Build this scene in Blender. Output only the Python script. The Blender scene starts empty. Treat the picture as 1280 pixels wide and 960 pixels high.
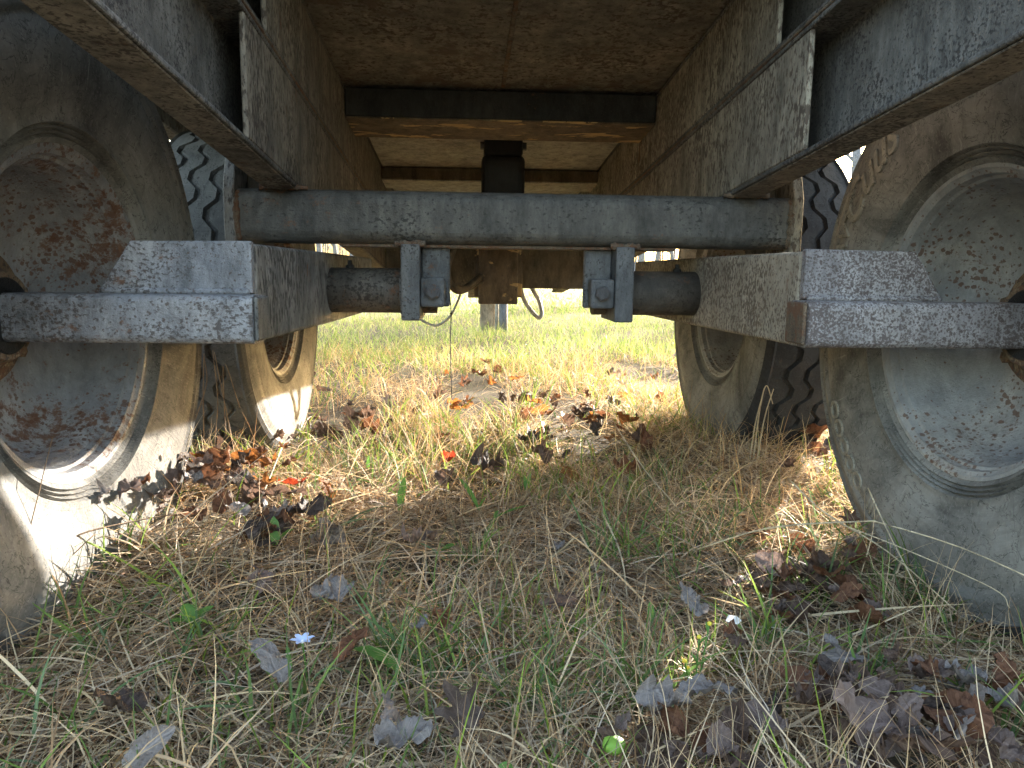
import bpy, bmesh, math, random
import numpy as np
from mathutils import Vector, Matrix, noise as mnoise

random.seed(7)
rng = np.random.default_rng(11)
scene = bpy.context.scene
COL = scene.collection

# ------------------------------------------------------------------ camera
ZC = 0.47                                   # lens height above the soil
F_PX = 924.0                                # focal length in pixels of a 1280 wide frame
PITCH, YAW, ROLL = .1469, .0545, .0122
fwd = Vector((math.sin(YAW) * math.cos(PITCH), math.cos(YAW) * math.cos(PITCH), -math.sin(PITCH)))
right0 = fwd.cross(Vector((0, 0, 1))).normalized()
up0 = right0.cross(fwd).normalized()
RIGHT = right0 * math.cos(ROLL) + up0 * math.sin(ROLL)
UP = up0 * math.cos(ROLL) - right0 * math.sin(ROLL)
CAM = Vector((0, 0, ZC))
cd = bpy.data.cameras.new('camera')
cam = bpy.data.objects.new('camera', cd)
COL.objects.link(cam)
rot = Matrix((RIGHT, UP, -fwd)).transposed()
cam.matrix_world = Matrix.Translation(CAM) @ rot.to_4x4()
cd.sensor_width = 36
cd.lens = 36 * F_PX / 1280
cd.clip_start = 0.02
cd.clip_end = 2000
scene.camera = cam

# ------------------------------------------------------------------ sky, sun, exposure
SUN_AZ, SUN_EL = math.radians(36), math.radians(9.8)     # azimuth from +Y towards +X
w = bpy.data.worlds.new('World')
scene.world = w
w.use_nodes = True
nt = w.node_tree
bg = nt.nodes['Background']
sky = nt.nodes.new('ShaderNodeTexSky')
sky.sky_type = 'NISHITA'
sky.sun_disc = False
sky.sun_elevation = SUN_EL
sky.sun_rotation = SUN_AZ
sky.air_density = 1.0
sky.dust_density = 4.5
sky.ozone_density = 0.35
nt.links.new(sky.outputs[0], bg.inputs[0])
bg.inputs[1].default_value = 0.15
sl = bpy.data.lights.new('sun', 'SUN')
sl.energy = 3.3
sl.angle = math.radians(0.5)
sl.color = (1.0, 0.93, 0.82)
sun = bpy.data.objects.new('sun', sl)
COL.objects.link(sun)
to_sun = Vector((math.sin(SUN_AZ) * math.cos(SUN_EL), math.cos(SUN_AZ) * math.cos(SUN_EL), math.sin(SUN_EL)))
sun.rotation_euler = to_sun.to_track_quat('Z', 'Y').to_euler()
vs = scene.view_settings
vs.view_transform = 'Standard'
vs.look = 'None'
vs.exposure = 3.42
vs.gamma = 1.0
vs.use_curve_mapping = False
scene.cycles.max_bounces = 6
scene.cycles.diffuse_bounces = 4
scene.cycles.glossy_bounces = 2
scene.cycles.transmission_bounces = 4

def ray(px, py):
    d = fwd * F_PX + RIGHT * (px - 640) + UP * (480 - py)
    return d.normalized()
def at(px, py, Y):                          # the point seen at a pixel, standing Y metres ahead
    d = ray(px, py)
    return CAM + d * (Y / d.y)
def gp(px, py, z=0.04):                     # the point of the turf seen at a pixel
    d = ray(px, py)
    return CAM + d * ((z - ZC) / d.z)

# ------------------------------------------------------------------ materials
MATS = {}
class NB:
    def __init__(s, name):
        s.m = bpy.data.materials.new(name); s.m.use_nodes = True
        s.t = s.m.node_tree; s.n = s.t.nodes; s.l = s.t.links
        s.p = s.n['Principled BSDF']; s.out = s.n['Material Output']
        MATS[name] = s.m
    def add(s, typ, **kw):
        x = s.n.new(typ)
        for k, v in kw.items(): setattr(x, k, v)
        return x
    def coord(s, stretch=(1, 1, 1)):
        c = s.add('ShaderNodeTexCoord'); mp = s.add('ShaderNodeMapping')
        mp.inputs['Scale'].default_value = stretch
        s.l.new(c.outputs['Object'], mp.inputs[0]); return mp.outputs[0]
    def noise(s, co, scale, detail=6, rough=.6, dist=0):
        x = s.add('ShaderNodeTexNoise')
        x.inputs['Scale'].default_value = scale; x.inputs['Detail'].default_value = detail
        x.inputs['Roughness'].default_value = rough; x.inputs['Distortion'].default_value = dist
        s.l.new(co, x.inputs['Vector']); return x.outputs['Fac']
    def step(s, v, a, b, lo=0., hi=1.):
        x = s.add('ShaderNodeMapRange'); x.inputs[1].default_value = a; x.inputs[2].default_value = b
        x.inputs[3].default_value = lo; x.inputs[4].default_value = hi
        s.l.new(v, x.inputs[0]); return x.outputs[0]
    def mul(s, a, b, op='MULTIPLY'):
        x = s.add('ShaderNodeMath', operation=op)
        for i, v in ((0, a), (1, b)):
            if isinstance(v, (int, float)): x.inputs[i].default_value = v
            else: s.l.new(v, x.inputs[i])
        return x.outputs[0]
    def mix(s, f, a, b):
        x = s.add('ShaderNodeMix', data_type='RGBA')
        if isinstance(f, (int, float)): x.inputs[0].default_value = f
        else: s.l.new(f, x.inputs[0])
        for i, v in ((6, a), (7, b)):
            if isinstance(v, tuple): x.inputs[i].default_value = (*v, 1)
            else: s.l.new(v, x.inputs[i])
        return x.outputs[2]
    def bump(s, h, strength=.4, dist=.003):
        x = s.add('ShaderNodeBump'); x.inputs['Strength'].default_value = strength
        x.inputs['Distance'].default_value = dist
        s.l.new(h, x.inputs['Height']); s.l.new(x.outputs[0], s.p.inputs['Normal'])
    def col(s, c): s.l.new(c, s.p.inputs['Base Color'])

def steel(name, base, base2=None, rust=(.125, .062, .035), rust_amt=.42, rust_scale=9, speck=(.06, .045, .04),
          speck_amt=.45, speck_scale=110, stretch=(1, 1, 1), dust=(.3, .26, .2), dust_amt=.3, rough=.6, metal=0., bump=.5, chip=None, grime=(.36, 1.45), spots=None):
    b = NB(name); co = b.coord(stretch); iso = b.coord()
    base2 = base2 or tuple(c * .6 for c in base)
    c = b.mix(b.step(b.noise(iso, 14, 8, .7), .35, .68), base2, base)
    d = b.step(b.noise(iso, 3.3, 7, .65), .62 - dust_amt * .5, .80 - dust_amt * .3)
    c = b.mix(b.mul(d, .85), c, dust)
    grime = b.step(b.noise(b.coord((1.3, 1.3, .45)), 24, 8, .8), .33, .68, *grime)
    hs = b.add('ShaderNodeHueSaturation'); b.l.new(grime, hs.inputs['Value']); b.l.new(c, hs.inputs['Color']); c = hs.outputs[0]
    n2 = b.noise(co, speck_scale * 2.6, 3, .6)
    big = b.step(b.noise(iso, 7, 6, .65), .3, .7, -.13, .11)
    sp = b.step(b.mul(n2, big, 'ADD'), 1.0 - speck_amt, 1.10 - speck_amt)
    c = b.mix(b.mul(sp, .85), c, speck)
    n1 = b.mul(b.noise(co, rust_scale * 2.2, 8, .8), b.step(b.noise(iso, 4.2, 3, .5), .3, .7, -.07, .08), 'ADD')
    r = b.step(n1, 1.0 - rust_amt, 1.08 - rust_amt)
    rc = b.mix(b.noise(iso, 60, 4), rust, tuple(x * 1.55 for x in rust))
    c = b.mix(b.mul(r, .9), c, rc)
    if spots:
        sc, th, scol = spots
        wv = b.add('ShaderNodeTexNoise'); wv.inputs['Scale'].default_value = sc * 1.6; wv.inputs['Detail'].default_value = 4; b.l.new(iso, wv.inputs['Vector'])
        vm = b.add('ShaderNodeVectorMath', operation='MULTIPLY_ADD'); b.l.new(wv.outputs['Color'], vm.inputs[0]); vm.inputs[1].default_value = (.9 / sc,) * 3; b.l.new(iso, vm.inputs[2])
        vo = b.add('ShaderNodeTexVoronoi'); vo.inputs['Scale'].default_value = sc; b.l.new(vm.outputs[0], vo.inputs['Vector'])
        rnd = b.add('ShaderNodeSeparateXYZ'); b.l.new(vo.outputs['Color'], rnd.inputs[0])
        lim = b.mul(b.mul(b.mul(rnd.outputs[0], 2.2, 'POWER'), th), b.step(b.noise(iso, 5, 5, .6), .36, .62, .15, 1.), 'MULTIPLY')
        k = b.step(b.mul(vo.outputs['Distance'], lim, 'SUBTRACT'), .04, -.04)
        c = b.mix(b.mul(k, .8), c, b.mix(b.noise(iso, 90, 3), scol, tuple(x * 2.2 for x in scol)))
    if chip:
        k = b.step(b.noise(b.coord((1, 3, 2.2)), 7, 7, .62, .4), chip[1], chip[1] + .02)
        c = b.mix(k, c, chip[0])
    b.col(c)
    b.p.inputs['Roughness'].default_value = rough; b.p.inputs['Metallic'].default_value = metal
    h = b.mul(b.mul(b.mul(n2, .5), b.mul(n1, 1.0), 'ADD'), b.mul(b.noise(iso, 420, 2, .5), .35), 'ADD')
    b.bump(h, min(1., bump * 1.4), .004)
    b.l.new(b.step(n1, .3, .7, rough - .12, min(1, rough + .2)), b.p.inputs['Roughness'])
    return b.m

steel('wheel_paint', (.34, .345, .365), (.23, .235, .25), rust=(.13, .062, .034), rust_amt=.45, rust_scale=20, speck_amt=.36, speck_scale=60, speck=(.12, .055, .03), dust=(.42, .40, .37), dust_amt=.25, rough=.4, grime=(.62, 1.2), spots=(135, .88, (.085, .038, .02)))
steel('wheel_paint_clean', (.37, .375, .385), (.27, .275, .28), rust=(.11, .052, .03), rust_amt=.38, rust_scale=26, speck_amt=.34, speck_scale=60, speck=(.09, .045, .03), dust=(.46, .43, .38), dust_amt=.3, rough=.38, grime=(.66, 1.18), spots=(135, .72, (.08, .038, .022)))
steel('hub_rust', (.22, .15, .09), (.12, .08, .05), rust_amt=.5, rust_scale=30, speck_amt=.5, speck_scale=60, dust=(.36, .28, .18), dust_amt=.45, rough=.85, bump=1.)
steel('axle_blue', (.24, .255, .29), (.11, .12, .145), rust_amt=.42, rust_scale=16, speck_amt=.475, speck_scale=80, speck=(.07, .055, .05), dust=(.36, .35, .355), dust_amt=.34, rough=.55, stretch=(.8, 1, 1.1), grime=(.4, 1.5), spots=(170, .85, (.06, .042, .034)))
steel('axle_speckled', (.36, .34, .345), (.24, .225, .235), rust_amt=.36, rust_scale=14, speck_amt=.535, speck_scale=130, speck=(.085, .062, .058), dust=(.40, .375, .36), dust_amt=.3, rough=.55, grime=(.55, 1.3), spots=(210, .85, (.055, .04, .036)))
steel('beam_tan', (.42, .365, .29), (.30, .255, .2), rust_amt=.36, rust_scale=12, speck_amt=.53, speck_scale=80, speck=(.085, .058, .042), dust=(.48, .42, .33), dust_amt=.35, rough=.75, stretch=(1, 1, .6), grime=(.6, 1.25), spots=(200, .75, (.085, .06, .042)))
steel('beam_grey', (.26, .255, .25), (.15, .148, .148), rust_amt=.37, rust_scale=12, speck_amt=.49, speck_scale=60, speck=(.04, .036, .034), dust=(.34, .31, .27), dust_amt=.35, rough=.7, stretch=(1, 1, .35))
steel('member_dark', (.035, .034, .033), (.022, .021, .02), rust_amt=.36, rust_scale=12, speck_amt=.4, dust=(.05, .046, .04), dust_amt=.3, rough=.8)
steel('tube_grey', (.125, .118, .108), (.055, .052, .048), rust_amt=.37, rust_scale=20, speck_amt=.43, speck_scale=60, speck=(.02, .017, .015), dust=(.15, .14, .122), dust_amt=.36, rough=.42, stretch=(.75, 1, 1))
steel('shaft_rust', (.10, .085, .07), (.05, .042, .035), rust_amt=.45, rust_scale=14, speck_amt=.46, speck_scale=60, speck=(.025, .018, .015), dust=(.17, .15, .125), dust_amt=.3, rough=.6)
steel('hanger_grey', (.15, .155, .165), (.085, .09, .10), rust_amt=.37, rust_scale=22, speck_amt=.43, speck_scale=80, speck=(.03, .026, .024), dust=(.2, .19, .17), dust_amt=.3, rough=.6)
steel('rail_brown', (.25, .215, .172), (.14, .12, .098), rust_amt=.38, rust_scale=10, speck_amt=.49, speck_scale=60, speck=(.05, .036, .027), dust=(.31, .27, .21), dust_amt=.4, rough=.85, stretch=(1, 1, .45))
steel('rail_tan', (.36, .315, .245), (.22, .19, .148), rust_amt=.37, rust_scale=9, speck_amt=.52, speck_scale=62, speck=(.075, .05, .036), dust=(.42, .37, .28), dust_amt=.4, rough=.85, stretch=(1, 1, .45))
steel('rail_dark', (.155, .14, .122), (.08, .074, .066), rust_amt=.36, rust_scale=10, speck_amt=.50, speck_scale=75, speck=(.035, .03, .028), dust=(.22, .21, .19), dust_amt=.4, rough=.75)
steel('bed_underside', (.215, .195, .168), (.105, .095, .082), rust=(.095, .07, .053), rust_amt=.455, rust_scale=5, speck_amt=.47, speck_scale=32, speck=(.06, .04, .028), dust=(.27, .24, .195), dust_amt=.35, rough=.9, grime=(.4, 1.5))
steel('bed_pale', (.42, .40, .35), (.32, .3, .26), rust_amt=.36, rust_scale=5, speck_amt=.36, speck_scale=45, dust=(.3, .25, .18), dust_amt=.3, rough=.6)
steel('chipped_brown', (.13, .092, .06), (.085, .06, .04), rust_amt=.34, rust_scale=8, speck_amt=.36, speck_scale=60, dust=(.22, .165, .10), dust_amt=.3, rough=.7, chip=((.46, .31, .14), .565))
steel('plate_brown', (.12, .095, .065), (.075, .06, .042), rust_amt=.36, rust_scale=9, speck_amt=.38, speck_scale=50, speck=(.18, .14, .08), dust=(.13, .1, .06), dust_amt=.35, rough=.8)
steel('cylinder_black', (.012, .012, .013), (.006, .006, .007), rust_amt=.25, speck_amt=.3, dust=(.03, .028, .025), dust_amt=.1, rough=.6)
steel('bolt_steel', (.11, .11, .12), (.07, .07, .075), rust_amt=.4, rust_scale=40, speck_amt=.4, speck_scale=200, dust_amt=.1, rough=.5)
steel('weld_rust', (.2, .15, .1), (.12, .085, .06), rust_amt=.5, rust_scale=25, speck_amt=.45, speck_scale=150, dust_amt=.3, rough=.8, bump=1.)
steel('hose_rubber', (.07, .055, .038), (.045, .035, .025), rust_amt=.2, speck_amt=.3, dust=(.16, .125, .08), dust_amt=.4, rough=.7)
steel('cable_grey', (.5, .5, .48), (.38, .38, .37), rust_amt=.2, speck_amt=.3, dust_amt=.15, rough=.5)
steel('wire_dark', (.05, .045, .04), rust_amt=.4, speck_amt=.3, dust_amt=.1)
steel('weathered_wood', (.30, .23, .15), (.2, .15, .1), rust_amt=.25, speck_amt=.42, speck_scale=50, stretch=(1, 1, .08), dust=(.34, .28, .2), dust_amt=.35, rough=.9)
steel('jack_white', (.62, .6, .56), (.45, .43, .4), rust_amt=.36, dust_amt=.2)

def rubber(name, dustcol, darkcol, a, b_, ring=True):
    b = NB(name); co = b.coord()
    sep = b.add('ShaderNodeSeparateXYZ'); b.l.new(co, sep.inputs[0])
    r = b.mul(b.mul(b.mul(sep.outputs[1], sep.outputs[1]), b.mul(sep.outputs[2], sep.outputs[2]), 'ADD'), .5, 'POWER')
    an = b.mul(sep.outputs[1], sep.outputs[2], 'ARCTAN2')
    def polar(ka, kr):
        cb = b.add('ShaderNodeCombineXYZ'); b.l.new(b.mul(an, ka), cb.inputs[0]); b.l.new(b.mul(r, kr), cb.inputs[1]); b.l.new(b.mul(sep.outputs[0], kr), cb.inputs[2])
        return cb.outputs[0]
    n = b.noise(co, 5.5, 10, .7, .6)
    c = b.mix(b.step(n, a, b_), darkcol, dustcol)
    scuff = b.noise(polar(1.2, 60), 1.5, 6, .65)                 # along the running direction
    c = b.mix(b.step(scuff, .45, .70, 0, .6), c, tuple(x * .55 for x in dustcol))
    radial = b.noise(polar(26, 7), 1.6, 8, .72, .5)              # cracks and scrapes from bead to shoulder
    c = b.mix(b.step(radial, .60, .68, 0, .6), c, tuple(min(1, x * 1.4) for x in dustcol))
    c = b.mix(b.step(b.noise(polar(34, 5), 1.3, 6, .7, 1.), .36, .30, 0, .8), c, tuple(x * .4 for x in dustcol))
    crk = b.mul(b.mul(b.noise(polar(5, 22), 1.6, 5, .6, .8), .5, 'SUBTRACT'), 0, 'ADD')
    ab = b.add('ShaderNodeMath', operation='ABSOLUTE'); b.l.new(crk, ab.inputs[0])
    c = b.mix(b.step(ab.outputs[0], .013, .003, 0, .85), c, tuple(x * .22 for x in dustcol))
    fine = b.noise(co, 240, 4, .65)
    c = b.mix(b.step(fine, .55, .72, 0, .45), c, tuple(min(1, x * 1.3) for x in dustcol))
    b.col(c); b.p.inputs['Roughness'].default_value = .85
    h = b.mul(b.mul(b.mul(fine, .3), b.mul(radial, .8), 'ADD'), b.mul(scuff, .6), 'ADD')
    b.bump(h, .55, .004)
rubber('tyre_sidewall', (.28, .27, .248), (.075, .072, .068), .38, .60)
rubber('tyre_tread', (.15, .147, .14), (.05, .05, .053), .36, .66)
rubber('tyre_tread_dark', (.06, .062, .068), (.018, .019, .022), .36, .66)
rubber('tyre_letter', (.30, .28, .235), (.17, .16, .135), .2, .5)

def foliage(name, transl=.35, rough=.6, attr='col', spec=.3):
    b = NB(name)
    a = b.add('ShaderNodeAttribute', attribute_name=attr)
    b.l.new(a.outputs['Color'], b.p.inputs['Base Color'])
    b.p.inputs['Roughness'].default_value = rough
    b.p.inputs['Specular IOR Level'].default_value = spec
    t = b.add('ShaderNodeBsdfTranslucent'); b.l.new(a.outputs['Color'], t.inputs[0])
    m = b.add('ShaderNodeMixShader'); m.inputs[0].default_value = transl
    b.l.new(b.p.outputs[0], m.inputs[1]); b.l.new(t.outputs[0], m.inputs[2]); b.l.new(m.outputs[0], b.out.inputs[0])
foliage('blade', .35, .6)
def leafmat(name, c1, c2, c3, transl=.3):
    b = NB(name); co = b.coord()
    c = b.mix(b.step(b.noise(co, 3.2, 7, .72), .35, .65), c1, c2)
    c = b.mix(b.step(b.noise(co, 8, 6, .7), .55, .66, 0, .9), c, c3)
    fa = b.add('ShaderNodeAttribute', attribute_name='flat'); sp = b.add('ShaderNodeSeparateXYZ'); b.l.new(fa.outputs['Vector'], sp.inputs[0])
    def un(op, v):
        x = b.add('ShaderNodeMath', operation=op); b.l.new(v, x.inputs[0]); return x.outputs[0]
    ax = un('ABSOLUTE', sp.outputs[0])
    fr = un('FRACT', b.mul(b.mul(sp.outputs[1], b.mul(ax, -.75), 'ADD'), 4.6))
    side = b.step(un('ABSOLUTE', b.mul(fr, .5, 'SUBTRACT')), .06, .015)
    vein = b.mul(b.mul(side, .7), b.step(ax, .045, .02), 'MAXIMUM')
    c = b.mix(b.mul(vein, .5), c, tuple(x * 1.5 + .02 for x in c1))
    b.col(c); b.p.inputs['Roughness'].default_value = .62
    b.bump(b.mul(b.noise(co, 9, 6, .7), b.mul(fr, .5), 'ADD'), .7, .006)
    t = b.add('ShaderNodeBsdfTranslucent'); b.l.new(c, t.inputs[0])
    m = b.add('ShaderNodeMixShader'); m.inputs[0].default_value = transl
    b.l.new(b.p.outputs[0], m.inputs[1]); b.l.new(t.outputs[0], m.inputs[2]); b.l.new(m.outputs[0], b.out.inputs[0])
leafmat('leaf_brown', (.17, .108, .08), (.105, .064, .046), (.06, .035, .025))
leafmat('leaf_russet', (.22, .10, .05), (.15, .062, .032), (.07, .03, .018))
leafmat('leaf_orange', (.38, .16, .045), (.27, .10, .03), (.14, .05, .02), .4)
leafmat('leaf_red', (.42, .06, .02), (.28, .035, .015), (.1, .02, .01), .4)
leafmat('leaf_grey', (.30, .262, .245), (.22, .19, .178), (.12, .095, .09), .15)
leafmat('leaf_dark', (.10, .068, .055), (.06, .042, .035), (.03, .02, .017), .15)
leafmat('leaf_pink', (.24, .175, .15), (.18, .125, .105), (.12, .075, .06), .2)
leafmat('leaf_green', (.10, .21, .035), (.07, .16, .03), (.14, .25, .05), .35)
leafmat('petal_blue', (.50, .60, .85), (.58, .66, .88), (.7, .76, .92), .3)
leafmat('petal_yellow', (.7, .6, .06), (.6, .5, .05), (.75, .65, .1), .3)
leafmat('nut_green', (.22, .40, .05), (.28, .46, .08), (.34, .5, .12), .1)
leafmat('scrap_white', (.8, .78, .74), (.72, .7, .66), (.6, .57, .52), .2)  # white stands in for sunlight on the leaf scrap; flower centre shares it

# ------------------------------------------------------------------ helpers
def tag(o, label=None, cat=None, group=None, kind=None):
    for k, v in (('label', label), ('category', cat), ('group', group), ('kind', kind)):
        if v: o[k] = v
    return o
def wloc(o):
    p = Vector((0, 0, 0))
    while o: p += Vector(o.location); o = o.parent
    return p
def empty(name, loc, parent=None):
    o = bpy.data.objects.new(name, None); COL.objects.link(o)
    o.empty_display_size = .05
    if parent: o.parent = parent; o.location = Vector(loc) - wloc(parent)
    else: o.location = loc
    return o
def part(name, bm, mat, parent=None, smooth=False, mats=None):
    """link a bmesh given in world coordinates as one mesh object"""
    if parent is not None:
        bmesh.ops.translate(bm, verts=bm.verts, vec=-wloc(parent))
    bmesh.ops.recalc_face_normals(bm, faces=bm.faces)
    me = bpy.data.meshes.new(name); bm.to_mesh(me); bm.free()
    for m in (mats or [mat]): me.materials.append(MATS[m])
    if smooth:
        for p in me.polygons: p.use_smooth = True
    o = bpy.data.objects.new(name, me); COL.objects.link(o)
    if parent is not None: o.parent = parent
    return o
def prism(bm, a, b_):
    """closed solid between two equal polygons"""
    va = [bm.verts.new(p) for p in a]; vb = [bm.verts.new(p) for p in b_]
    n = len(va)
    fs = [bm.faces.new(va), bm.faces.new(vb[::-1])]
    for i in range(n): fs.append(bm.faces.new((va[i], vb[i], vb[(i + 1) % n], va[(i + 1) % n])))
    return va + vb
def bev(bm, r, seg=2):
    bmesh.ops.recalc_face_normals(bm, faces=bm.faces)
    es = [e for e in bm.edges if len(e.link_faces) == 2 and e.calc_face_angle(0) > .4]
    bmesh.ops.bevel(bm, geom=es, offset=r, offset_type='OFFSET', segments=seg, profile=.5, affect='EDGES', clamp_overlap=True)
def box(x0, x1, y0, y1, z0, z1, r=.003, seg=2, T=None, wob=0):
    T = T or (lambda x, y, z: (x, y, z))
    bm = bmesh.new()
    a = [T(x0, y0, z0), T(x1, y0, z0), T(x1, y0, z1), T(x0, y0, z1)]
    b_ = [T(x0, y1, z0), T(x1, y1, z0), T(x1, y1, z1), T(x0, y1, z1)]
    prism(bm, a, b_)
    if r: bev(bm, r, seg)
    return bm
def tube(bm, pts, rad, n=8, cap=True):
    rings = []
    pts = [Vector(p) for p in pts]
    for i, p in enumerate(pts):
        t = (pts[min(i + 1, len(pts) - 1)] - pts[max(i - 1, 0)]).normalized()
        a = t.orthogonal().normalized() if i == 0 else (prev - t * prev.dot(t)).normalized()
        prev = a; b_ = t.cross(a)
        r = rad[i] if isinstance(rad, (list, tuple)) else rad
        rings.append([bm.verts.new(p + (a * math.cos(k * 2 * math.pi / n) + b_ * math.sin(k * 2 * math.pi / n)) * r) for k in range(n)])
    for r0, r1 in zip(rings, rings[1:]):
        for k in range(n): bm.faces.new((r0[k], r0[(k + 1) % n], r1[(k + 1) % n], r1[k]))
    if cap: bm.faces.new(rings[0][::-1]); bm.faces.new(rings[-1])
    return bm
def lathe(bm, prof, n=64, sx=1., c=(0, 0, 0), mi=None):
    """turn (x, r) about the X axis; sx=-1 mirrors"""
    rings = []
    for x, r in prof:
        rings.append([bm.verts.new((c[0] + sx * x, c[1] + r * math.cos(2 * math.pi * k / n), c[2] + r * math.sin(2 * math.pi * k / n))) for k in range(n)])
    for i, (r0, r1) in enumerate(zip(rings, rings[1:])):
        for k in range(n):
            f = bm.faces.new((r0[k], r0[(k + 1) % n], r1[(k + 1) % n], r1[k]))
            if mi: f.material_index = mi[i]
    return rings
def bez(p, n=20):
    p = [Vector(q) for q in p]; out = []
    q = [p[0] * 2 - p[1]] + p + [p[-1] * 2 - p[-2]]
    m = max(2, n // (len(p) - 1))
    for i in range(1, len(q) - 2):
        for k in range(m):
            t = k / m
            out.append(.5 * ((2 * q[i]) + (q[i + 1] - q[i - 1]) * t + (2 * q[i - 1] - 5 * q[i] + 4 * q[i + 1] - q[i + 2]) * t * t + (3 * q[i] - q[i - 1] - 3 * q[i + 1] + q[i + 2]) * t ** 3))
    out.append(p[-1]); return out

# ------------------------------------------------------------------ ground
def hgt(x, y):
    x = np.asarray(x, float); y = np.asarray(y, float)
    h = .012 * np.sin(3.1 * x + .7) * np.sin(2.6 * y + 1.1) + .008 * np.sin(7.3 * x - 2.2 * y) + .006 * np.sin(9.1 * y + 4.0 * x + 2)
    h = h * np.exp(-((np.maximum(np.abs(y) - 30, 0)) / 20) ** 2)
    h = h + .075 * np.exp(-(((x + .50) / .30) ** 2 + ((y - 1.12) / .36) ** 2)) + .03 * np.exp(-(((x - .45) / .5) ** 2 + ((y - 1.9) / .6) ** 2))
    return h + .012 * np.clip(y - 18, 0, 400)
def make_ground():
    ys = np.concatenate([np.linspace(-30, -1.5, 18), np.linspace(-1.3, 4, 107), np.linspace(4.2, 12, 40), np.geomspace(12.6, 700, 42)])
    xs_h = np.concatenate([np.linspace(0, 2.2, 45), np.geomspace(2.4, 500, 30)])
    xs = np.concatenate([-xs_h[::-1], xs_h[1:]])
    X, Y = np.meshgrid(xs, ys)
    Z = hgt(X, Y)
    nx, ny = len(xs), len(ys)
    v = np.stack([X, Y, Z], -1).reshape(-1, 3)
    i = np.arange(nx * ny).reshape(ny, nx)
    f = np.stack([i[:-1, :-1], i[:-1, 1:], i[1:, 1:], i[1:, :-1]], -1).reshape(-1, 4)
    me = bpy.data.meshes.new('ground'); me.from_pydata(v.tolist(), [], f.tolist())
    for p in me.polygons: p.use_smooth = True
    b = NB('soil'); co = b.coord()
    n1 = b.noise(co, 7, 9, .7); n2 = b.noise(co, 60, 6, .7); n3 = b.noise(co, .5, 6, .6)
    c = b.mix(b.step(n2, .4, .62), (.045, .033, .022), (.13, .10, .06))
    c = b.mix(b.step(n1, .5, .66), c, (.08, .075, .03))
    sep = b.add('ShaderNodeSeparateXYZ'); b.l.new(co, sep.inputs[0])
    far = b.step(sep.outputs['Y'], 5, 14)
    fc = b.mix(b.step(b.mul(n3, b.mul(n1, .6), 'ADD'), .55, 1.0), (.15, .16, .055), (.24, .20, .10))
    b.col(b.mix(far, c, fc)); b.p.inputs['Roughness'].default_value = .95
    b.bump(b.mul(n1, n2, 'ADD'), .8, .02)
    me.materials.append(b.m)
    o = bpy.data.objects.new('ground', me); COL.objects.link(o)
    tag(o, 'uneven meadow soil under the turf', None, None, 'structure')
make_ground()

# ------------------------------------------------------------------ trailer
XC = 0.085                                   # trailer centre line
trailer = tag(empty('farm_trailer', (XC, 1.53, 0)), 'rusty tandem axle farm trailer on dusty tyres, seen from underneath', 'trailer')
SL = .0886                                  # the frame points nose down
def R(x, y, z): return (XC + x - .0114 * (y - 1), y, ZC + z - SL * y)
def L(x, y, z): return (XC + x, y, ZC + z)

RB, RW, RT = .275, .463, .645               # rail bottom, weld line, bed underside (above the frame line)
RI, RO = .399, .4566                         # inner flange edge, outer face
Y0, Y1 = .30, 4.2
for s in (-1, 1):
    tone = 'rail_dark'
    # lower channel: web + flanges, its plates boxed in from the axle bar forward
    def ch(name, zb, zt, yp, mat_plate):
        bm = bmesh.new(); t = .008
        def sec(y): return [R(s * RO, y, zb), R(s * RI, y, zb), R(s * RI, y, zb + t), R(s * (RO - t), y, zb + t * 1.4),
                            R(s * (RO - t), y, zt - t * 1.4), R(s * RI, y, zt - t), R(s * RI, y, zt), R(s * RO, y, zt)]
        prism(bm, sec(Y0), sec(Y1)); bev(bm, .0025, 2)
        o = part(name, bm, tone, trailer)
        p = box(s * (RI + .001), s * (RI + .009), yp, Y1 - .02, zb + .0085, zt - .0085, .002, 1, R)
        part('boxing_plate', p, mat_plate, o)
        return o
    lo = ch('chassis_rail', RB, RW - .002, 1.10, 'rail_tan' if s > 0 else 'rail_brown')
    up = ch('bed_runner', RW + .002, RT - .004, 1.22, 'rail_tan' if s > 0 else 'rail_brown')
    # dirty underside strap on the lower flange
    part('flange_strap', box(s * (RI + .003), s * (RO - .001), Y0, Y1 - .03, RB - .003, RB - .0005, .002, 1, R), 'rail_brown', lo)
    # weld bead along the joint
    bm = bmesh.new()
    n = 220
    pts = []
    for i in range(n):
        y = Y0 + .05 + (Y1 - Y0 - .2) * i / (n - 1)
        pts.append(R(s * (RI + .001), y, RW))
    tube(bm, pts, [.0022 + .0016 * random.random() for _ in pts], 5)
    part('weld_bead', bm, 'weld_rust', lo, True)

# bed: floor sheets, cross members, sides
bed = part('bed_floor', box(-.88, .88, .95, 4.3, RT, RT + .03, .003, 1, R), 'bed_underside', trailer)
for s in (-1, 1):
    part('bed_side', box(s * .88, s * .93, .95, 4.3, RT - .085, RT + .5, .004, 1, R), 'bed_underside', bed)
part('floor_seam', box(-.004, .006, 1.0, 1.96, RT - .0035, RT - .0002, .001, 1, R), 'weld_rust', bed)
part('floor_sheet', box(-RI + .004, RI - .004, 2.17, 4.1, RT - .010, RT - .001, .001, 1, R), 'bed_pale', bed)
def channel_member(name, y0, y1, z0, z1, mf, mu, w=RI):
    o = part(name, box(-w + .001, w - .001, y0, y1, z0 + .005, z1, .004, 2, R), mf, trailer)
    part('flange', box(-w + .0015, w - .0015, y0 + .001, y1 + .03, z0, z0 + .004, .001, 1, R), mu, o)
    return o
channel_member('cross_member', 1.97, 2.12, .563, .637, 'member_dark', 'chipped_brown')
channel_member('cross_member', 2.80, 2.92, .585, .632, 'plate_brown', 'bed_pale')
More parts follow.
